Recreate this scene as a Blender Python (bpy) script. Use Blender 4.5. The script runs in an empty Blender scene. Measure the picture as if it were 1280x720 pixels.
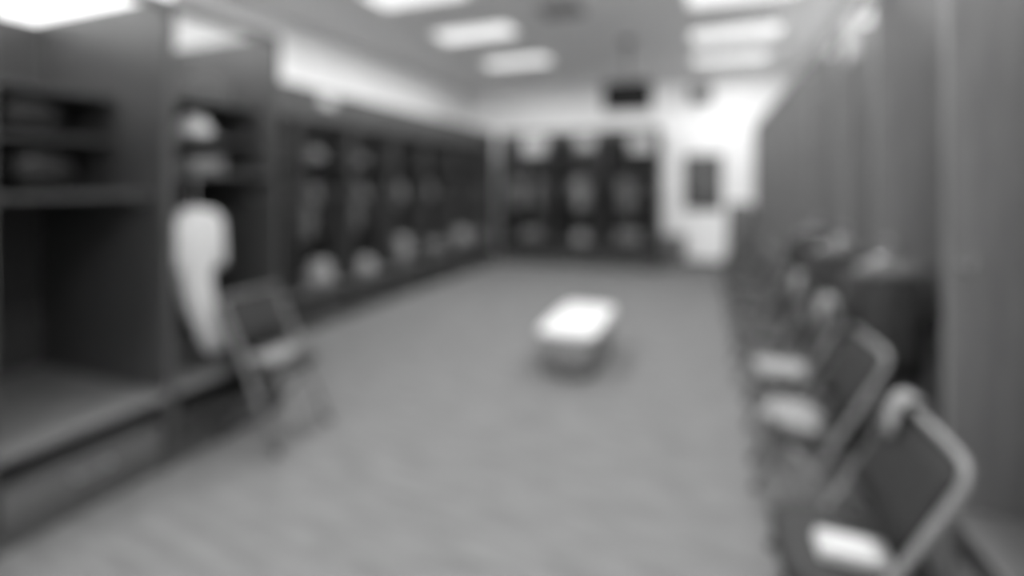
import bpy, bmesh, math, random
from mathutils import Vector, Matrix

# ------------------------------------------------------------------ camera
scene = bpy.context.scene
COL = scene.collection
PI = math.pi
cam_data = bpy.data.cameras.new('camera')
cam = bpy.data.objects.new('camera', cam_data)
COL.objects.link(cam)
scene.camera = cam
cam.location = (0.0, 0.0, 1.55)
cam.rotation_euler = (PI / 2, 0.0, math.atan2(240.0, 620.0))
cam_data.sensor_width = 36.0
cam_data.lens = 620.0 / 1280.0 * 36.0
cam_data.shift_y = -130.0 / 1280.0
cam_data.clip_start = 0.05
cam_data.clip_end = 60.0
# the photograph is wholly out of focus: the lens is focused far nearer than anything in the room
USE_DOF = True
cam_data.dof.use_dof = USE_DOF
cam_data.dof.focus_distance = 0.25
cam_data.dof.aperture_fstop = 1.28

# ------------------------------------------------------------------ world, exposure
world = bpy.data.worlds.new('world')
scene.world = world
world.use_nodes = True
world.node_tree.nodes['Background'].inputs[0].default_value = (0.8, 0.8, 0.8, 1)
world.node_tree.nodes['Background'].inputs[1].default_value = 0.02
vs = scene.view_settings
vs.view_transform = 'Standard'
vs.look = 'None'
vs.gamma = 1.0
vs.use_curve_mapping = False
vs.exposure = 0.0
scene.cycles.use_denoising = True

# ------------------------------------------------------------------ room lamps: louvred troffers in the ceiling
CEIL = 3.68
LAMP_POWER = 50.0
LAMP_SPREAD = math.radians(178)
TROFFERS = [(-3.0, -1.6), (-3.0, 0.0), (-3.0, 1.55), (-3.0, 3.1), (-3.0, 4.75), (-3.0, 6.3), (-3.0, 8.0),
            (0.4, -1.6), (0.4, 0.0), (0.4, 1.5), (0.4, 3.0), (0.4, 4.5), (0.4, 6.0), (0.4, 7.6), (0.4, 9.05)]


def lamp(e, d):
    l = bpy.data.lights.new('troffer_lamp', 'AREA')
    l.shape = 'RECTANGLE'
    l.size = 1.1
    l.size_y = 0.5
    l.energy = LAMP_POWER * (0.42 if d > 9.0 else 1.0)   # end lamp dimmed to keep the nearby back wall from burning out
    l.spread = LAMP_SPREAD
    o = bpy.data.objects.new('troffer_lamp', l)
    o.location = (e, d, CEIL - 0.03)
    COL.objects.link(o)


for e_, d_ in TROFFERS:
    lamp(e_, d_)

# ------------------------------------------------------------------ materials
random.seed(4)
MATS = {}


def mat(name, v, rough=0.6, var=0.08, scale=12.0, emit=0.0, metal=0.0, bump=0.0, spec=0.4, stretch=None):
    """grey procedural material: value v (linear) with noise variation"""
    m = bpy.data.materials.new(name)
    m.use_nodes = True
    nt = m.node_tree
    b = nt.nodes['Principled BSDF']
    tc = nt.nodes.new('ShaderNodeTexCoord')
    no = nt.nodes.new('ShaderNodeTexNoise')
    no.inputs['Scale'].default_value = scale
    no.inputs['Detail'].default_value = 5.0
    if stretch:
        mp = nt.nodes.new('ShaderNodeMapping')
        mp.inputs['Scale'].default_value = stretch[0]
        mp.inputs['Rotation'].default_value = (0, 0, stretch[1])
        nt.links.new(tc.outputs['Object'], mp.inputs['Vector'])
        nt.links.new(mp.outputs['Vector'], no.inputs['Vector'])
    else:
        nt.links.new(tc.outputs['Object'], no.inputs['Vector'])
    cr = nt.nodes.new('ShaderNodeValToRGB')
    lo, hi = v * (1 - var), min(1.0, v * (1 + var))
    cr.color_ramp.elements[0].position = 0.3
    cr.color_ramp.elements[1].position = 0.7
    cr.color_ramp.elements[0].color = (lo, lo, lo, 1)
    cr.color_ramp.elements[1].color = (hi, hi, hi, 1)
    nt.links.new(no.outputs['Fac'], cr.inputs['Fac'])
    nt.links.new(cr.outputs['Color'], b.inputs['Base Color'])
    b.inputs['Roughness'].default_value = rough
    b.inputs['Metallic'].default_value = metal
    b.inputs['Specular IOR Level'].default_value = spec
    if emit:
        b.inputs['Emission Color'].default_value = (1, 1, 1, 1)
        b.inputs['Emission Strength'].default_value = emit
    if bump:
        bp = nt.nodes.new('ShaderNodeBump')
        bp.inputs['Strength'].default_value = bump
        bp.inputs['Distance'].default_value = 0.01
        nt.links.new(no.outputs['Fac'], bp.inputs['Height'])
        nt.links.new(bp.outputs['Normal'], b.inputs['Normal'])
    MATS[name] = m
    return m


WALL = mat('painted_wall', 0.88, 0.7, 0.02, 3.0)
CEILM = mat('ceiling_tile', 0.93, 0.9, 0.03, 40.0, bump=0.1)
CARPET = mat('carpet', 0.130, 0.95, 0.20, 3.5, bump=0.3, spec=0.1, stretch=((1.0, 5.0, 1.0), 0.6))
BASEB = mat('rubber_baseboard', 0.10, 0.6, 0.1)
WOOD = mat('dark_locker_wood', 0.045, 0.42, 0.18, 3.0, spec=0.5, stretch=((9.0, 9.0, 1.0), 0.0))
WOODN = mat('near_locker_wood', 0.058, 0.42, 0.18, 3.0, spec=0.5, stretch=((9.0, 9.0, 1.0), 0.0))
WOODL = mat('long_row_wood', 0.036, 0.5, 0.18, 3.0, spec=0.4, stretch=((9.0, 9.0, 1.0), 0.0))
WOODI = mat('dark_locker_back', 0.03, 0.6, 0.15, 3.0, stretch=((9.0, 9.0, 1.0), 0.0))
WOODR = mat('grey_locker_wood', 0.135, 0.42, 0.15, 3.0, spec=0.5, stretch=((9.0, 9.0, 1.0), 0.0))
SEATM = mat('bench_pad', 0.15, 0.55, 0.08)
PLATE = mat('name_card', 0.36, 0.5, 0.02)
DRAWM = mat('drawer_front', 0.09, 0.45, 0.1, spec=0.5)
STEEL = mat('steel', 0.45, 0.35, 0.05, metal=0.8)
TUBE = mat('grey_tube', 0.17, 0.4, 0.05, metal=0.3)
VINYL = mat('dark_vinyl', 0.012, 0.65, 0.1, spec=0.3)
RUBBER = mat('black_rubber', 0.02, 0.7, 0.1)
BLACK = mat('black_plastic', 0.008, 0.55, 0.1, spec=0.25)
SCREEN = mat('dark_screen', 0.006, 0.6, 0.05, spec=0.15)
WHITEC = mat('white_cloth', 0.50, 0.9, 0.05, bump=0.2)
PALEC = mat('pale_grey_cloth', 0.20, 0.9, 0.08, bump=0.2)
GREYC = mat('grey_cloth', 0.12, 0.9, 0.1, bump=0.2)
DARKC = mat('dark_cloth', 0.03, 0.9, 0.12, bump=0.2)
PALET = mat('pale_towel', 0.18, 0.9, 0.05, bump=0.2)
WHITET = mat('white_towel', 0.36, 0.9, 0.04, bump=0.2)
WHITEP = mat('white_top', 0.55, 0.4, 0.02)
GREYB = mat('grey_box', 0.17, 0.6, 0.08)
GREYD = mat('grey_base', 0.07, 0.6, 0.08)
SPEAK = mat('grey_plastic', 0.16, 0.6, 0.06)
BOARD = mat('dark_board', 0.075, 0.5, 0.35, 5.0)
DIFF = mat('lamp_diffuser', 0.8, 0.5, 0.01, emit=1.0)
FRAMEW = mat('white_frame', 0.75, 0.5, 0.02)
VENTM = mat('vent_metal', 0.35, 0.5, 0.05)


# ------------------------------------------------------------------ mesh helpers
def tag(o, label=None, cat=None, group=None, kind=None):
    if label: o['label'] = label
    if cat: o['category'] = cat
    if group: o['group'] = group
    if kind: o['kind'] = kind
    return o


def empty(name, label, cat, loc=(0, 0, 0), rz=0.0, group=None):
    o = bpy.data.objects.new(name, None)
    o.empty_display_size = 0.1
    o.location = loc
    o.rotation_euler = (0, 0, rz)
    COL.objects.link(o)
    return tag(o, label, cat, group)


def obj(name, bm, m, parent=None, smooth=False):
    me = bpy.data.meshes.new(name)
    bmesh.ops.recalc_face_normals(bm, faces=bm.faces)
    bm.to_mesh(me)
    bm.free()
    me.materials.append(m)
    if smooth:
        for p in me.polygons: p.use_smooth = True
    o = bpy.data.objects.new(name, me)
    COL.objects.link(o)
    if parent: o.parent = parent
    return o


def box(bm, x0, x1, y0, y1, z0, z1, bev=0.0):
    r = bmesh.ops.create_cube(bm, size=1.0)
    M = Matrix.Translation(((x0 + x1) / 2, (y0 + y1) / 2, (z0 + z1) / 2)) @ Matrix.Diagonal((x1 - x0, y1 - y0, z1 - z0, 1))
    bmesh.ops.transform(bm, matrix=M, verts=r['verts'])
    if bev:
        es = list({e for v in r['verts'] for e in v.link_edges})
        bmesh.ops.bevel(bm, geom=es, offset=bev, segments=2, affect='EDGES', profile=0.6)
    return bm


def B(*a, bev=0.0):
    return box(bmesh.new(), *a, bev=bev)


def tube(bm, pts, r, n=8, cap=True):
    pts = [Vector(p) for p in pts]
    rings = []
    for i, p in enumerate(pts):
        if i == 0: t = pts[1] - pts[0]
        elif i == len(pts) - 1: t = pts[-1] - pts[-2]
        else: t = (pts[i + 1] - p).normalized() + (p - pts[i - 1]).normalized()
        t.normalize()
        a = Vector((1, 0, 0)) if abs(t.x) < 0.8 else Vector((0, 1, 0))
        u = t.cross(a).normalized()
        v = t.cross(u)
        rings.append([bm.verts.new(p + u * r * math.cos(2 * PI * k / n) + v * r * math.sin(2 * PI * k / n)) for k in range(n)])
    for i in range(len(rings) - 1):
        for k in range(n):
            bm.faces.new((rings[i][k], rings[i][(k + 1) % n], rings[i + 1][(k + 1) % n], rings[i + 1][k]))
    if cap:
        bm.faces.new(rings[0]); bm.faces.new(rings[-1])
    return bm


def loft(bm, rings, cap=True):
    vr = [[bm.verts.new(p) for p in r] for r in rings]
    n = len(vr[0])
    for i in range(len(vr) - 1):
        for k in range(n):
            bm.faces.new((vr[i][k], vr[i][(k + 1) % n], vr[i + 1][(k + 1) % n], vr[i + 1][k]))
    if cap:
        bm.faces.new(vr[0]); bm.faces.new(vr[-1])
    return bm


def ell(cx, cy, z, a, b, n=20, ripple=0.0, ph=0.0, freq=7, p=2.0):
    out = []
    for k in range(n):
        t = 2 * PI * k / n
        c, s = math.cos(t), math.sin(t)
        q = (abs(c) ** p + abs(s) ** p) ** (-1 / p)
        w = 1 + ripple * math.sin(freq * t + ph)
        out.append((cx + a * c * q * w, cy + b * s * q * w, z))
    return out


def copy_tree(o, parent=None):
    c = o.copy()
    COL.objects.link(c)
    if parent: c.parent = parent
    for ch in list(o.children):
        copy_tree(ch, c)
    return c


# ------------------------------------------------------------------ the room
WLN, WLF, WR, WB, WF = -3.93, -5.02, 1.66, 10.17, -2.6
NOTCH = 2.70


def structure(name, bm, m):
    o = obj(name, bm, m)
    o['kind'] = 'structure'
    return o


structure('floor', B(WLF - 0.2, WR + 0.2, WF - 0.2, WB + 0.2, -0.1, 0.0), CARPET)
structure('ceiling', B(WLF - 0.2, WR + 0.2, WF - 0.2, WB + 0.2, CEIL, CEIL + 0.1), CEILM)
structure('wall_left', B(WLF - 0.2, WLF, NOTCH, WB + 0.2, 0, CEIL), WALL)
structure('wall_near_left', B(WLF - 0.2, WLN, WF - 0.2, NOTCH, 0, CEIL), WALL)
structure('wall_right', B(WR, WR + 0.2, WF - 0.2, WB + 0.2, 0, CEIL), WALL)
structure('wall_back', B(WLF, WR, WB, WB + 0.2, 0, CEIL), WALL)
structure('wall_front', B(WLN, WR, WF - 0.2, WF, 0, CEIL), WALL)
structure('baseboard_back', B(-0.70, WR, WB - 0.012, WB, 0, 0.10), BASEB)


# ------------------------------------------------------------------ lockers
def locker(label, group, loc, rz, w, depth, height, shelves, wood, seat_mat, draw_mat, plate=None, rail_h=0.06,
           rod=True, seat_h=0.42, shelf_set=(0.06,), plate_x=0.0, hook=(0.16, 1.46)):
    """open fronted locker: local x along the front, y into the locker, front at y = 0"""
    g = 0.001
    t = 0.024
    r = empty('locker', label, 'locker', loc, rz, group)
    for x0, x1 in ((g, t), (w - t, w - g)):
        obj('side_panel', B(x0, x1, 0.0, depth, 0, height, bev=0.003), wood, r)
    obj('back_panel', B(t, w - t, depth - 0.015, depth, 0.05, height - 0.02), WOODI, r)
    obj('top_rail', B(t, w - t, 0.01, 0.045, height - rail_h, height, bev=0.003), wood, r)
    for k, h in enumerate(shelves):
        obj('shelf', B(t, w - t, shelf_set[k % len(shelf_set)], depth - 0.016, h - 0.022, h, bev=0.002), wood, r)
    if rod:
        bm = bmesh.new()
        tube(bm, [(t, depth * 0.45, min(shelves) - 0.09), (w - t, depth * 0.45, min(shelves) - 0.09)], 0.012)
        obj('garment_rod', bm, STEEL, r)
    obj('bench_seat', B(t, w - t, 0.0, depth - 0.016, seat_h - 0.04, seat_h, bev=0.008), seat_mat, r)
    obj('kick_panel', B(t, w - t, 0.02, 0.04, 0.0, 0.11), wood, r)
    obj('drawer_case', B(t, w - t, 0.30, depth - 0.016, 0.0, seat_h - 0.041), WOODI, r)
    d = obj('drawer', B(t + 0.02, w - t - 0.02, 0.012, 0.29, 0.115, 0.25, bev=0.004), draw_mat, r)
    bm = bmesh.new()
    tube(bm, [(w / 2 - 0.07, 0.012, 0.19), (w / 2 - 0.07, -0.018, 0.19), (w / 2 + 0.07, -0.018, 0.19), (w / 2 + 0.07, 0.012, 0.19)], 0.006, 6)
    obj('handle', bm, STEEL, d)
    for x in (t + 0.012, w - t - 0.012):
        bm = bmesh.new()
        s = 1 if x < w / 2 else -1
        hy, hz = hook
        tube(bm, [(x - s * 0.012, hy, hz), (x + s * 0.05, hy, hz - 0.01), (x + s * 0.075, hy, hz + 0.02)], 0.006, 6)
        obj('coat_hook', bm, STEEL, r)
    if plate:
        pw, ph, pz = plate
        pc = w / 2 + plate_x
        obj('name_plate', B(pc - pw / 2, pc + pw / 2, -0.012, 0.008, pz - ph / 2, pz + ph / 2, bev=0.003), PLATE, r)
        # hanger straps from the rail
        bm = bmesh.new()
        for sx in (-1, 1):
            box(bm, pc + sx * pw * 0.35 - 0.01, pc + sx * pw * 0.35 + 0.01, 0.008, 0.012, pz, height - 0.005)
        obj('plate_strap', bm, STEEL, r)
    return r


LH = 2.57
# near left bank: three deep lockers
NB_E = -2.72
NBD = [0.36, 1.11, 1.86, 2.61]
nbl = ['nearest of the three deep dark lockers at left, partly out of frame',
       'middle of the three deep dark lockers at left, empty with padded bench',
       'last of the three deep dark lockers at left, white garment hanging inside']
for i in range(3):
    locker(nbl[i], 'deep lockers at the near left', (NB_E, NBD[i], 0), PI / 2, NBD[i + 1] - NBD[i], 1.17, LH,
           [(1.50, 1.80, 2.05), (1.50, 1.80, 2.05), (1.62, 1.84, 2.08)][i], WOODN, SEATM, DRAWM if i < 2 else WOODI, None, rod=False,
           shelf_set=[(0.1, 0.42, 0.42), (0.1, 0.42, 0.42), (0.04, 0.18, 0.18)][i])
# far left row
FL_E, FL_W, FL_0 = -3.86, 0.85, 3.08
ordn = ['first', 'second', 'third', 'fourth', 'fifth', 'sixth', 'seventh', 'eighth', 'ninth', 'tenth', 'eleventh']
for i in range(7):
    locker('dark open locker in the long left row, %s counted from the camera' % ordn[i], 'long left locker row',
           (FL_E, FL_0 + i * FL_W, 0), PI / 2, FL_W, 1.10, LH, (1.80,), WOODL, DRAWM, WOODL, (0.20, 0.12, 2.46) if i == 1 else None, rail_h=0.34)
# back row
BK_D, BK_W, BK_0 = 9.16, 1.02, -3.80
for i in range(3):
    locker(['left of the three dark lockers on the back wall', 'middle of the three dark lockers on the back wall',
            'right of the three dark back wall lockers, beside white wall'][i] + ', pale card on top',
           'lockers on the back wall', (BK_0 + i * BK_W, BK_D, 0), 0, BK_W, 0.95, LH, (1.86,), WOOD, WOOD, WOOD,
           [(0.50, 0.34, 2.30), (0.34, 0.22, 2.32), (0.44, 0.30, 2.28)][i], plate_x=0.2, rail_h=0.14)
# right row, x runs towards the camera
RT_E, RT_W, RT_0 = 0.80, 0.80, 1.40
for i in range(10):
    locker('grey open locker in the right hand row, %s counted from the camera' % ordn[i], 'right locker row',
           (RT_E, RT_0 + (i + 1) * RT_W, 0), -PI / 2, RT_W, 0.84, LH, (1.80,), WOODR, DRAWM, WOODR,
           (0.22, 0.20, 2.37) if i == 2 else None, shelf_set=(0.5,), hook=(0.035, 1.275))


# ------------------------------------------------------------------ folding chairs
def make_chair():
    r = empty('folding_chair', 'x', 'chair')
    w = 0.215
    for s in (-1, 1):
        bm = bmesh.new()
        tube(bm, [(s * w, -0.245, 0.012), (s * w, -0.10, 0.30), (s * w, 0.02, 0.535), (s * w, 0.11, 0.70), (s * w * 0.99, 0.165, 0.80), (s * w * 0.96, 0.178, 0.845), (s * w * 0.86, 0.176, 0.868)], 0.0135)
        l = obj('front_leg', bm, TUBE, r, True)
        obj('rubber_foot', tube(bmesh.new(), [(s * w, -0.2515, 0.0), (s * w, -0.233, 0.036)], 0.017), RUBBER, l)
        bm = bmesh.new()
        tube(bm, [(s * (w - 0.028), -0.17, 0.425), (s * (w - 0.028), 0.02, 0.235), (s * (w - 0.028), 0.215, 0.012)], 0.012)
        l = obj('rear_leg', bm, TUBE, r, True)
        obj('rubber_foot', tube(bmesh.new(), [(s * (w - 0.028), 0.226, 0.0), (s * (w - 0.028), 0.195, 0.036)], 0.0155), RUBBER, l)
    bm = bmesh.new()
    tube(bm, [(-w, -0.195, 0.11), (w, -0.195, 0.11)], 0.009)
    obj('front_crossbar', bm, TUBE, r, True)
    bm = bmesh.new()
    tube(bm, [(-w + 0.028, 0.155, 0.08), (w - 0.028, 0.155, 0.08)], 0.009)
    obj('rear_crossbar', bm, TUBE, r, True)
    bm = bmesh.new()
    tube(bm, [(-w * 0.86, 0.176, 0.868), (w * 0.86, 0.176, 0.868)], 0.0135)
    obj('top_bar', bm, TUBE, r, True)
    # padded seat
    bm = bmesh.new()
    rings = []
    for z, k in ((0.422, 0.94), (0.428, 1.0), (0.452, 1.0), (0.466, 0.95), (0.472, 0.82)):
        rings.append([(x, y - 0.015, z) for x, y, z in ell(0, 0, z, 0.198 * k, 0.20 * k, 28, p=5)])
    loft(bm, rings)
    obj('seat', bm, VINYL, r, True)
    # padded curved backrest
    bm = bmesh.new()
    rings = []
    for z, hw, th in ((0.585, 0.180, 0.012), (0.592, 0.195, 0.022), (0.66, 0.200, 0.026), (0.80, 0.198, 0.026), (0.846, 0.190, 0.022), (0.854, 0.175, 0.012)):
        yc = 0.045 + (z - 0.585) * 0.52
        rings.append([(x, y + 0.10 * (x * x) * -4 + 0.012, z) for x, y, z in ell(0, yc, z, hw, th, 24, p=4)])
    loft(bm, rings)
    obj('backrest', bm, VINYL, r, True)
    return r


CH_E = 0.50
chair_notes = [
    'folding chair nearest the camera, dark seat with a bright white towel',
    'second folding chair at right, crumpled pale towel on its dark seat',
    'third folding chair at right, pale towels on its seat and back',
    'fourth folding chair at right, pale towel over its back, empty seat',
    'fifth folding chair at right, bare dark seat, in front of grey lockers',
    'sixth folding chair at right counted from the camera, before grey lockers',
    'seventh folding chair at right counted from the camera, before grey lockers',
    'eighth folding chair at right counted from the camera, before grey lockers',
    'ninth folding chair at right, last one before the tall grey hamper']
proto = make_chair()
random.seed(11)
CHAIRS = []
for i, lab in enumerate(chair_notes):
    c = proto if i == 0 else copy_tree(proto)
    d = [1.74, 2.60, 3.27][i] if i < 3 else 1.70 + i * 0.80 + random.uniform(-0.04, 0.04)
    c.location = (CH_E - (0.08 if i == 0 else 0) + (random.uniform(-0.03, 0.03) if i > 2 else 0), d, 0)
    c.rotation_euler = (0, 0, -PI / 2 + [0.02, 0.06, -0.03, 0.08, -0.06, 0.05, -0.03, 0.06, 0.0][i])
    c['label'] = lab
    c['group'] = 'folding chairs along the right lockers'
    CHAIRS.append(c)
c = copy_tree(proto)
c.location = (-2.52, 2.36, 0)
c.rotation_euler = (0, 0, PI / 2 + 0.04)
c['label'] = 'single folding chair at left, standing before the white hanging garment'
del c['group']

# ------------------------------------------------------------------ cloth and gear


def garment(label, loc, rz, m, length=0.62, half=0.21, group=None, taper=0.85, seed=0, cat='jersey', name='hanging_jersey', yoke=None):
    """short sleeved top on a hanger, local x across the shoulders, hook at z = 0"""
    rnd = random.Random(seed)
    r = empty(name, label, cat, loc, rz, group)
    bm = bmesh.new()
    rows = [(-0.085, 0.055, 0.040), (-0.10, 0.10, 0.055), (-0.135, half * 0.86, 0.062), (-0.17, half, 0.066), (-0.24, half * 0.94, 0.075),
            (-0.085 - length * 0.55, half * (0.9 + taper) / 2, 0.075), (-0.085 - length * 0.8, half * taper, 0.07), (-0.085 - length, half * taper * 1.02, 0.06)]
    rings = []
    for i, (z, a, b) in enumerate(rows):
        rp = 0.0 if i < 3 else 0.05 + 0.02 * i
        rings.append(ell(rnd.uniform(-0.006, 0.006), 0, z, a, b, 28, rp * 0.5, rnd.uniform(0, 1) + i * 0.2, 7))
    loft(bm, rings)
    obj('body', bm, m, r, True)
    if yoke:
        bm = bmesh.new()
        loft(bm, [ell(0, 0, z, a + 0.003, b + 0.004, 28) for z, a, b in rows[:4]])
        o = obj('shoulder_yoke', bm, yoke, r, True)
        o['label'] = 'paler shoulders'
    for s in (-1, 1):
        bm = bmesh.new()
        rings = []
        for t in (0.0, 0.35, 0.7, 1.0):
            cx = s * (half * 0.80 + 0.045 * t)
            cz = -0.155 - 0.22 * t
            rr = []
            for k in range(14):
                a = 2 * PI * k / 14
                rr.append((cx + 0.050 * math.cos(a) * (1 + 0.1 * t), 0.050 * math.sin(a), cz + 0.02 * math.cos(a) * s))
            rings.append(rr)
        loft(bm, rings)
        obj('sleeve', bm, m, r, True)
    bm = bmesh.new()
    tube(bm, [(-half * 0.8, 0, -0.125), (0, 0, -0.068), (half * 0.8, 0, -0.125)], 0.008, 6)
    tube(bm, [(0, 0, -0.07), (0, 0, -0.03), (0.018, 0, -0.012), (0.012, 0, 0.008), (-0.006, 0, 0.014)], 0.004, 6)
    obj('hanger', bm, STEEL, r, True)
    return r


def towel(label, loc, rz, m, lx, ly, h, layers=3, group=None, name='folded_towel', cat='towel'):
    r = empty(name, label, cat, loc, rz, group)
    th = h / layers
    for k in range(layers):
        o = 0.004 * ((k * 7) % 3 - 1)
        obj('fold', B(-lx / 2 + o, lx / 2 + o, -ly / 2, ly / 2, k * th + 0.0003, (k + 1) * th, bev=th * 0.32), m, r, True)
    return r


def crumpled(label, loc, rz, m, lx, ly, h, seed, drape=0.0, group=None, name='crumpled_towel', cat='towel'):
    """a soft heap of cloth, closed mesh lying on z = 0; drape lets a tail hang over the edge at -y"""
    rnd = random.Random(seed)
    r = bmesh.new()
    n, mrows = 28, 7
    rings = []
    ph = [rnd.uniform(0, 6.28) for _ in range(6)]
    for j in range(mrows):
        t = j / (mrows - 1)
        z = h * math.sin(t * PI / 2)
        k = math.cos(t * PI / 2 * 0.93)
        ring = []
        for i in range(n):
            a = 2 * PI * i / n
            w = 1 + 0.10 * math.sin(3 * a + ph[0]) + 0.06 * math.sin(5 * a + ph[1]) + 0.05 * math.sin(8 * a + ph[2] + t * 3)
            zz = z * (1 + 0.14 * math.sin(4 * a + ph[3]) * t * (1 - t) * 4)
            ring.append((lx / 2 * k * w * math.cos(a), ly / 2 * k * w * math.sin(a), zz))
        rings.append(ring)
    loft(r, rings)
    o = obj(name, r, m, None, True)
    o.location = loc
    o.rotation_euler = (0, 0, rz)
    tag(o, label, cat, group)
    if drape:
        b = bmesh.new()
        rr = []
        for (y, z) in ((-ly * 0.2, h * 0.55), (-ly * 0.42, h * 0.4), (-ly * 0.56, 0.005), (-ly * 0.60, -drape * 0.5), (-ly * 0.60, -drape)):
            row = []
            for (sx, sy) in ((-1, -1), (-0.5, -1.3), (0, -0.8), (0.5, -1.2), (1, -1), (1, 1), (0, 1), (-1, 1)):
                row.append((sx * lx * 0.2 - lx * 0.12, y + sy * 0.006, z + (0.012 if False else 0)))
            rr.append(row)
        loft(b, rr)
        obj('hanging_end', b, m, o, True)
    return o


def duffel(label, loc, rz, m, L=0.44, W=0.22, H=0.24, group=None, name='duffel_bag'):
    r = empty(name, label, 'bag', loc, rz, group)
    bm = bmesh.new()
    rings = []
    for t, k in ((-1, 0.72), (-0.96, 0.9), (-0.85, 1.0), (-0.3, 1.02), (0.3, 1.02), (0.85, 1.0), (0.96, 0.9), (1, 0.72)):
        ring = []
        for x, y, z in ell(0, 0, 0, W / 2 * k, H / 2 * k, 20, p=2.8):
            ring.append((L / 2 * t, x, H / 2 + y * 0.98))
        rings.append(ring)
    loft(bm, rings)
    obj('body', bm, m, r, True)
    for s in (-1, 1):
        bm = bmesh.new()
        tube(bm, [(-L * 0.22, s * 0.03, H * 0.98), (-L * 0.2, s * 0.05, H * 1.15), (L * 0.2, s * 0.05, H * 1.15), (L * 0.22, s * 0.03, H * 0.98)], 0.009, 6)
        obj('strap', bm, BLACK, r, True)
    return r


def cap(label, loc, rz, m, group=None, s=1.0):
    r = empty('cap', label, 'cap', loc, rz, group)
    bm = bmesh.new()
    rings = []
    for j in range(8):
        t = j / 7
        a = t * PI / 2 * 0.97
        rings.append(ell(0, 0, 0.002 + 0.125 * s * math.sin(a), 0.092 * s * math.cos(a), 0.105 * s * math.cos(a), 24))
    loft(bm, rings)
    obj('crown', bm, m, r, True)
    bm = bmesh.new()
    rings = []
    for z in (0.004, 0.010):
        rings.append([(0.085 * s * math.cos(a), -0.085 * s - 0.075 * s * math.sin(a), z + 0.004) for a in [PI * k / 10 for k in range(11)]])
    loft(bm, rings)
    obj('brim', bm, m, r)
    obj('button', tube(bmesh.new(), [(0, 0, 0.124 * s), (0, 0, 0.132 * s)], 0.009), m, r)
    return r


# the long white garment hanging in the last deep locker: local x runs away from the camera
r = empty('hanging_robe', 'long white garment hanging and trailing down in the last deep locker', 'garment', (NB_E - 0.10, 0.0, 0), PI / 2)
rows = [(1.41, 1.96, 0.05, 0.035), (1.39, 1.985, 0.125, 0.05), (1.325, 1.99, 0.185, 0.065), (1.24, 1.99, 0.185, 0.075), (1.14, 1.975, 0.150, 0.075), (1.01, 1.965, 0.115, 0.07),
        (0.87, 1.99, 0.105, 0.065), (0.73, 2.035, 0.10, 0.06), (0.60, 2.09, 0.095, 0.055), (0.52, 2.11, 0.08, 0.05)]
bm = bmesh.new()
loft(bm, [ell(x + 0.10, 0.0, z, a * 0.88, b, 32, 0.0 if i < 2 else 0.06, i * 0.35, 7) for i, (z, x, a, b) in enumerate(rows)])
obj('body', bm, WHITEC, r, True)
for s, x0 in ((-1, 1.97), (1, 2.19)):
    bm = bmesh.new()
    rr = []
    for t in (0, 0.3, 0.65, 1.0):
        rr.append([(x + (x0 + s * 0.03 * t), y, 1.33 - 0.28 * t + 0.012 * s * x / 0.05) for x, y, z in ell(0, 0.0, 0, 0.055 - 0.012 * t, 0.05, 14)])
    loft(bm, rr)
    obj('sleeve', bm, WHITEC, r, True)
bm = bmesh.new()
tube(bm, [(2.06, 0.0, 1.40), (2.06, 0.0, 1.55), (2.075, 0.0, 1.575), (2.06, 0, 1.596)], 0.005, 6)
tube(bm, [(1.95, 0.0, 1.365), (2.06, 0.0, 1.408), (2.17, 0.0, 1.365)], 0.008, 6)
obj('hanger', bm, STEEL, r)

# shelf items, last deep locker
XS = NB_E - 0.30
cap('bright pale cap on the middle shelf of the last deep locker', (XS, 2.20, 1.843), PI / 2, WHITEC, s=1.15)
towel('grey folded cloth on the top shelf of the last deep locker', (XS, 2.24, 2.083), PI / 2, GREYC, 0.24, 0.24, 0.16)
towel('pale grey folded cloth on the lowest shelf of the last deep locker', (XS, 2.22, 1.623), PI / 2, PALEC, 0.22, 0.24, 0.10)
# middle deep locker: dark items
duffel('black bag on the middle shelf of the middle deep locker', (NB_E - 0.62, 1.46, 1.803), 0, BLACK, 0.40, 0.26, 0.17)
duffel('black bag on the lowest shelf of the middle deep locker', (NB_E - 0.55, 1.46, 1.503), 0.1, BLACK, 0.44, 0.28, 0.19)

# far left row gear
flc = [FL_0 + FL_W * (i + 0.5) for i in range(7)]
H0 = 1.71 - 0.0
GY = FL_E - 0.88 * 0.45
gar = [  # bay, offset along the row, material, length, word
    (0, 0.10, DARKC, 0.70, 'dark'), (0, -0.14, DARKC, 0.62, 'black'),
    (1, 0.02, GREYC, 0.74, 'pale grey'), (1, 0.25, DARKC, 0.66, 'dark'),
    (2, -0.02, GREYC, 0.70, 'mid grey'), (2, 0.24, DARKC, 0.60, 'dark'),
    (3, 0.02, PALEC, 0.40, 'pale'), (3, -0.22, DARKC, 0.64, 'dark'),
    (4, 0.0, PALEC, 0.36, 'pale'), (4, -0.23, DARKC, 0.66, 'dark'),
    (5, 0.05, DARKC, 0.68, 'dark'), (5, -0.2, GREYC, 0.58, 'grey'),
    (6, 0.08, GREYC, 0.66, 'grey'), (6, -0.18, DARKC, 0.62, 'dark')]
for k, (b, off, m, L, wd) in enumerate(gar):
    garment('%s short sleeved top hanging in the %s locker of the long left row' % (wd, ordn[b]), (GY, flc[b] + off, H0), 0.0 + random.uniform(-0.1, 0.1), m, L, 0.2,
            'clothes in the long left row', seed=k)
cap('grey cap on the shelf of the second locker, long left row', (FL_E - 0.2, flc[1], 1.803), PI / 2, GREYC, 'caps on the left row shelves', 1.2)
cap('dark grey cap on the shelf of the third locker, long left row', (FL_E - 0.25, flc[2], 1.803), PI / 2, GREYC, 'caps on the left row shelves', 1.05)
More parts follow.
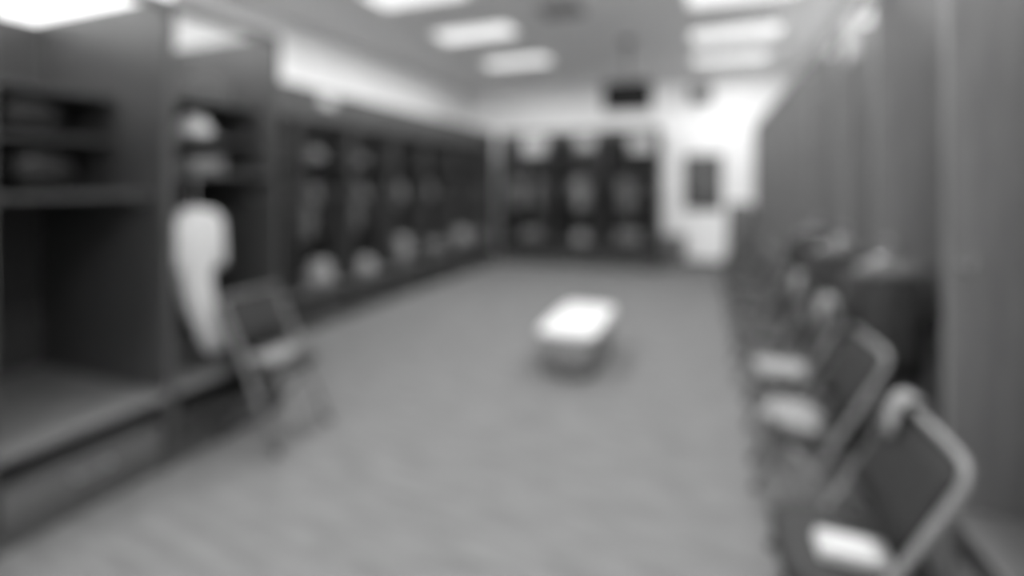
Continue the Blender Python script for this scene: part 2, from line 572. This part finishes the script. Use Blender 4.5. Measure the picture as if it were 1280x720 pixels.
duffel('grey duffel bag on the bench of the first locker, long left row', (FL_E - 0.28, flc[0] + 0.16, 0.423), PI / 2, GREYC, 0.42, 0.26, 0.26, 'bags on the left row benches')
crumpled('pale tall crumpled towel on the bench of the second locker, long left row', (FL_E - 0.16, flc[1] + 0.06, 0.421), PI / 2, PALEC, 0.36, 0.24, 0.27, 3)
crumpled('pale crumpled towel on the bench of the third locker, long left row', (FL_E - 0.16, flc[2], 0.421), PI / 2, PALEC, 0.28, 0.24, 0.20, 5)
duffel('pale grey upright bag on the bench of the fourth locker, long left row', (FL_E - 0.2, flc[3], 0.423), PI / 2, PALEC, 0.26, 0.22, 0.38, 'bags on the left row benches')
duffel('grey duffel bag on the bench of the fifth locker, long left row', (FL_E - 0.2, flc[4], 0.423), PI / 2, GREYC, 0.46, 0.26, 0.24, 'bags on the left row benches')
duffel('large pale duffel bag on the bench of the sixth locker, long left row', (FL_E - 0.19, flc[5], 0.423), PI / 2, PALEC, 0.56, 0.30, 0.34, 'bags on the left row benches')
crumpled('grey heap of cloth on the bench of the seventh locker, long left row', (FL_E - 0.19, flc[6], 0.421), PI / 2, GREYC, 0.5, 0.28, 0.28, 8, cat='clothing', name='clothes_heap')

# back row gear
bkc = [BK_0 + BK_W * (i + 0.5) for i in range(3)]
wl = ['left', 'middle', 'right']
bk = [(0, -0.20, GREYC, 0.66, 'grey'), (0, 0.20, GREYC, 0.70, 'dark grey'), (1, 0.08, PALEC, 0.66, 'pale grey'), (1, -0.26, DARKC, 0.62, 'dark'),
      (2, -0.10, GREYC, 0.72, 'grey'), (2, 0.22, DARKC, 0.66, 'dark')]
for k, (b, off, m, L, wd) in enumerate(bk):
    garment('%s short sleeved top hanging in the %s locker on the back wall' % (wd, wl[b]), (bkc[b] + off, BK_D + 0.63 * 0.45, 1.77), [0.75, -0.75][k % 2] + random.uniform(-0.1, 0.1), m, L, 0.165,
            'clothes in the back wall lockers', seed=40 + k)
cap('grey cap on the shelf of the left back wall locker', (bkc[0] - 0.1, BK_D + 0.22, 1.863), 0, PALEC, 'caps on the back wall shelves', 1.1)
duffel('grey bag on the bench of the left back wall locker', (bkc[0] + 0.1, BK_D + 0.2, 0.423), 0, GREYC, 0.44, 0.24, 0.24, 'bags in the back wall lockers')
crumpled('pale crumpled towel on the bench of the middle back wall locker', (bkc[1] + 0.08, BK_D + 0.18, 0.421), 0, PALEC, 0.30, 0.24, 0.22, 9)
duffel('grey bag on the bench of the right back wall locker', (bkc[2] - 0.05, BK_D + 0.2, 0.423), 0, GREYC, 0.46, 0.24, 0.26, 'bags in the back wall lockers')

# right row gear
garment('dark top with paler shoulders hanging beside the second folding chair at right', (0.835, 2.905, 1.27), 0.0, DARKC, 0.56, 0.155, seed=70, yoke=GREYC)
garment('grey top hanging at the third locker divider of the right row', (0.835, 3.705, 1.27), 0.0, DARKC, 0.6, 0.18, seed=71, yoke=GREYC)
garment('dark top hanging at the fourth locker divider of the right row', (0.835, 4.505, 1.27), 0.0, DARKC, 0.6, 0.18, seed=72)

SEAT_Z = 0.4725
towel('bright white folded towel on the seat of the nearest folding chair', (0.40, 1.70, SEAT_Z), 0.0, WHITET, 0.17, 0.10, 0.03)
crumpled('crumpled pale towel on the seat of the second folding chair at right', (0.39, 2.58, SEAT_Z), -PI / 2, PALET, 0.27, 0.24, 0.07, 21, drape=0.10)
towel('flat pale folded towel on the seat of the third folding chair', (0.42, 3.23, SEAT_Z), 0.1, PALEC, 0.26, 0.24, 0.03)
towel('pale folded towel on the seat of the single left folding chair', (-2.51, 2.34, SEAT_Z), 0.1, PALEC, 0.24, 0.24, 0.03)


def drape(label, chair, off, m, wid=0.22, front=0.26, back=0.14, name='draped_towel'):
    """a towel hung over the top bar of a chair: an inverted U of cloth with thickness, its ends lying off the backrest"""
    prof = [(0.118, 0.868 - front), (0.128, 0.80), (0.142, 0.868), (0.155, 0.886), (0.176, 0.8935), (0.199, 0.885), (0.209, 0.86), (0.214, 0.868 - back)]
    th = 0.008
    bm = bmesh.new()
    rings = []
    n = 9
    for i in range(n):
        x = off + wid * (i / (n - 1) - 0.5)
        wv = 0.004 * math.sin(i * 1.7)
        inner = [(x, y + (wv if j in (0, 7) else 0), z) for j, (y, z) in enumerate(prof)]
        outer = [(x, y + (-th if j < 4 else th) + (wv if j in (0, 7) else 0) if j not in (3, 4, 5) else y, z if j not in (3, 4, 5) else z + th) for j, (y, z) in reversed(list(enumerate(prof)))]
        rings.append(inner + outer)
    loft(bm, rings)
    o = obj(name, bm, m, None, True)
    o.location = chair.location
    o.rotation_euler = chair.rotation_euler
    return tag(o, label, 'towel')


drape('pale towel draped over the back of the third folding chair', CHAIRS[2], -0.05, PALET)
drape('pale towel draped over the back of the fourth folding chair', CHAIRS[3], 0.0, PALET, 0.2, 0.3)
drape('small white towel over the back of the nearest folding chair', CHAIRS[0], -0.13, PALET, 0.075, 0.09, 0.07)

# ------------------------------------------------------------------ ottoman in the middle of the floor
r = empty('ottoman', 'low grey box table with a bright white top, alone on the carpet', 'table', (-1.03, 4.32, 0), 0.0)
bm = bmesh.new()
rings = []
for z, a, b in ((0.016, 0.215, 0.475), (0.026, 0.225, 0.49), (0.20, 0.228, 0.495), (0.325, 0.228, 0.495)):
    rings.append(ell(0, 0, z, a, b, 40, p=7))
loft(bm, rings)
obj('body', bm, GREYB, r, True)
obj('plinth', loft(bmesh.new(), [ell(0, 0, z, 0.175, 0.39, 32, p=7) for z in (0.0, 0.015)]), BASEB, r)
bm = bmesh.new()
rings = [ell(0, 0, z, a, b, 48, p=9) for z, a, b in ((0.326, 0.235, 0.50), (0.332, 0.243, 0.508), (0.365, 0.243, 0.508), (0.376, 0.232, 0.497), (0.378, 0.2, 0.46))]
loft(bm, rings)
obj('top', bm, WHITEP, r, True)

# ------------------------------------------------------------------ things on the far wall and ceiling
# television on a ceiling pole
TVE, TVD = -1.05, 7.4
r = empty('television', 'black television hanging from the ceiling on a pole', 'television', (TVE, TVD, 2.84), 0.15)
obj('casing', B(-0.35, 0.35, -0.03, 0.05, -0.215, 0.215, bev=0.015), BLACK, r)
obj('screen', B(-0.325, 0.325, -0.034, -0.029, -0.187, 0.193), SCREEN, r)
obj('stand_bar', B(-0.10, 0.10, 0.05, 0.10, -0.10, 0.10, bev=0.006), BLACK, r)
bm = bmesh.new()
tube(bm, [(0, 0.12, -0.02), (0, 0.12, CEIL - 2.84 - 0.02)], 0.022, 12)
box(bm, -0.03, 0.03, 0.09, 0.14, -0.08, 0.02)
obj('pole', bm, SPEAK, r)
obj('ceiling_plate', B(-0.09, 0.09, 0.03, 0.21, CEIL - 2.84 - 0.022, CEIL - 2.84), SPEAK, r)

# wall speaker
r = empty('wall_speaker', 'small grey box speaker high on the white back wall', 'speaker', (-0.06, WB, 3.28), 0)
obj('cabinet', B(-0.19, 0.19, -0.20, -0.03, -0.15, 0.15, bev=0.012), GREYD, r)
obj('grille', B(-0.17, 0.17, -0.206, -0.199, -0.13, 0.13, bev=0.002), GREYB, r)
obj('bracket', B(-0.05, 0.05, -0.03, 0.0, -0.06, 0.06), STEEL, r)

# framed dark board
r = empty('notice_board', 'dark framed board hung on the white back wall', 'board', (-0.02, WB, 1.58), 0)
obj('panel', B(-0.31, 0.31, -0.022, -0.002, -0.49, 0.49), BOARD, r)
for a in ((-0.34, 0.34, 0.49, 0.525), (-0.34, 0.34, -0.525, -0.49)):
    obj('frame_rail', B(a[0], a[1], -0.03, 0.0, a[2], a[3], bev=0.003), BLACK, r)
for a in ((-0.34, -0.31), (0.31, 0.34)):
    obj('frame_rail', B(a[0], a[1], -0.03, 0.0, -0.49, 0.49, bev=0.003), BLACK, r)
for (x, z, w_, h_) in ((0.06, 0.12, 0.16, 0.2), (-0.14, 0.22, 0.14, 0.12), (0.14, -0.12, 0.12, 0.16)):
    obj('sheet', B(x - w_ / 2, x + w_ / 2, -0.025, -0.0225, z - h_ / 2, z + h_ / 2), SPEAK, r)

# waste bin
r = empty('waste_bin', 'grey waste bin against the white back wall beside the lockers', 'bin', (-0.50, 9.8, 0), 0)
bm = bmesh.new()
outer = [ell(0, 0, z, a, a * 0.8, 28, p=3) for z, a in ((0, 0.15), (0.02, 0.155), (0.55, 0.19), (0.56, 0.198), (0.575, 0.198))]
inner = [ell(0, 0, z, a, a * 0.8, 28, p=3) for z, a in ((0.575, 0.185), (0.56, 0.18), (0.03, 0.145))]
loft(bm, outer + inner)
obj('body', bm, SPEAK, r, True)
obj('rim', loft(bmesh.new(), [ell(0, 0, z, a, a * 0.8, 28, p=3) for z, a in ((0.53, 0.188), (0.535, 0.204), (0.577, 0.204), (0.577, 0.186))], cap=False), GREYD, r, True)

# tall hamper at the far end of the right row
r = empty('laundry_hamper', 'tall dark grey hamper at the far end of the right row', 'hamper', (0.56, 9.05, 0), 0)
bm = bmesh.new()
loft(bm, [ell(0, 0, z, a, b, 28, p=4) for z, a, b in ((0.10, 0.17, 0.20), (0.12, 0.19, 0.22), (1.12, 0.20, 0.23), (1.20, 0.19, 0.22), (1.24, 0.12, 0.14))])
obj('bag', bm, GREYC, r, True)
bm = bmesh.new()
tube(bm, [ (0.205 * math.cos(a), 0.235 * math.sin(a), 1.10) for a in [2 * PI * k / 24 for k in range(25)]], 0.011, 6)
obj('rim_ring', bm, STEEL, r, True)
for sx in (-1, 1):
    for sy in (-1, 1):
        bm = bmesh.new()
        tube(bm, [(sx * 0.17, sy * 0.19, 0.10), (sx * 0.17, sy * 0.19, 0.06)], 0.01, 6)
        tube(bm, [(sx * 0.17 - 0.012, sy * 0.19, 0.03), (sx * 0.17 + 0.012, sy * 0.19, 0.03)], 0.03, 12)
        obj('caster', bm, RUBBER, r)

# ceiling fixtures
vis = [(e, d) for e, d in TROFFERS]
for k, (e, d) in enumerate(vis):
    col = 'left' if e < 0 else 'right'
    n = [t for t in vis if t[0] == e].index((e, d))
    r = empty('ceiling_light', 'bright rectangular ceiling light, %s in the %s column from the far end' % (ordn[len([t for t in vis if t[0] == e]) - 1 - n], col), 'ceiling light',
              (e, d, CEIL), 0, 'ceiling lights')
    obj('diffuser', B(-0.575, 0.575, -0.265, 0.265, -0.022, -0.006), DIFF, r)
    for a in ((-0.60, 0.60, -0.29, -0.265), (-0.60, 0.60, 0.265, 0.29), (-0.60, -0.575, -0.265, 0.265), (0.575, 0.60, -0.265, 0.265)):
        obj('frame', B(*a, -0.026, 0.0), FRAMEW, r)
# ceiling vent
r = empty('ceiling_vent', 'faint grey square air vent in the ceiling between the lights', 'vent', (-1.62, 5.85, CEIL), 0)
for a in ((-0.25, 0.25, -0.25, -0.21), (-0.25, 0.25, 0.21, 0.25), (-0.25, -0.21, -0.21, 0.21), (0.21, 0.25, -0.21, 0.21)):
    obj('frame', B(*a, -0.02, 0.0), VENTM, r)
for k in range(6):
    y = -0.175 + 0.07 * k
    obj('slat', B(-0.21, 0.21, y - 0.022, y + 0.022, -0.014, -0.006), VENTM, r)
obj('duct', B(-0.21, 0.21, -0.21, 0.21, -0.004, -0.001), BASEB, r)
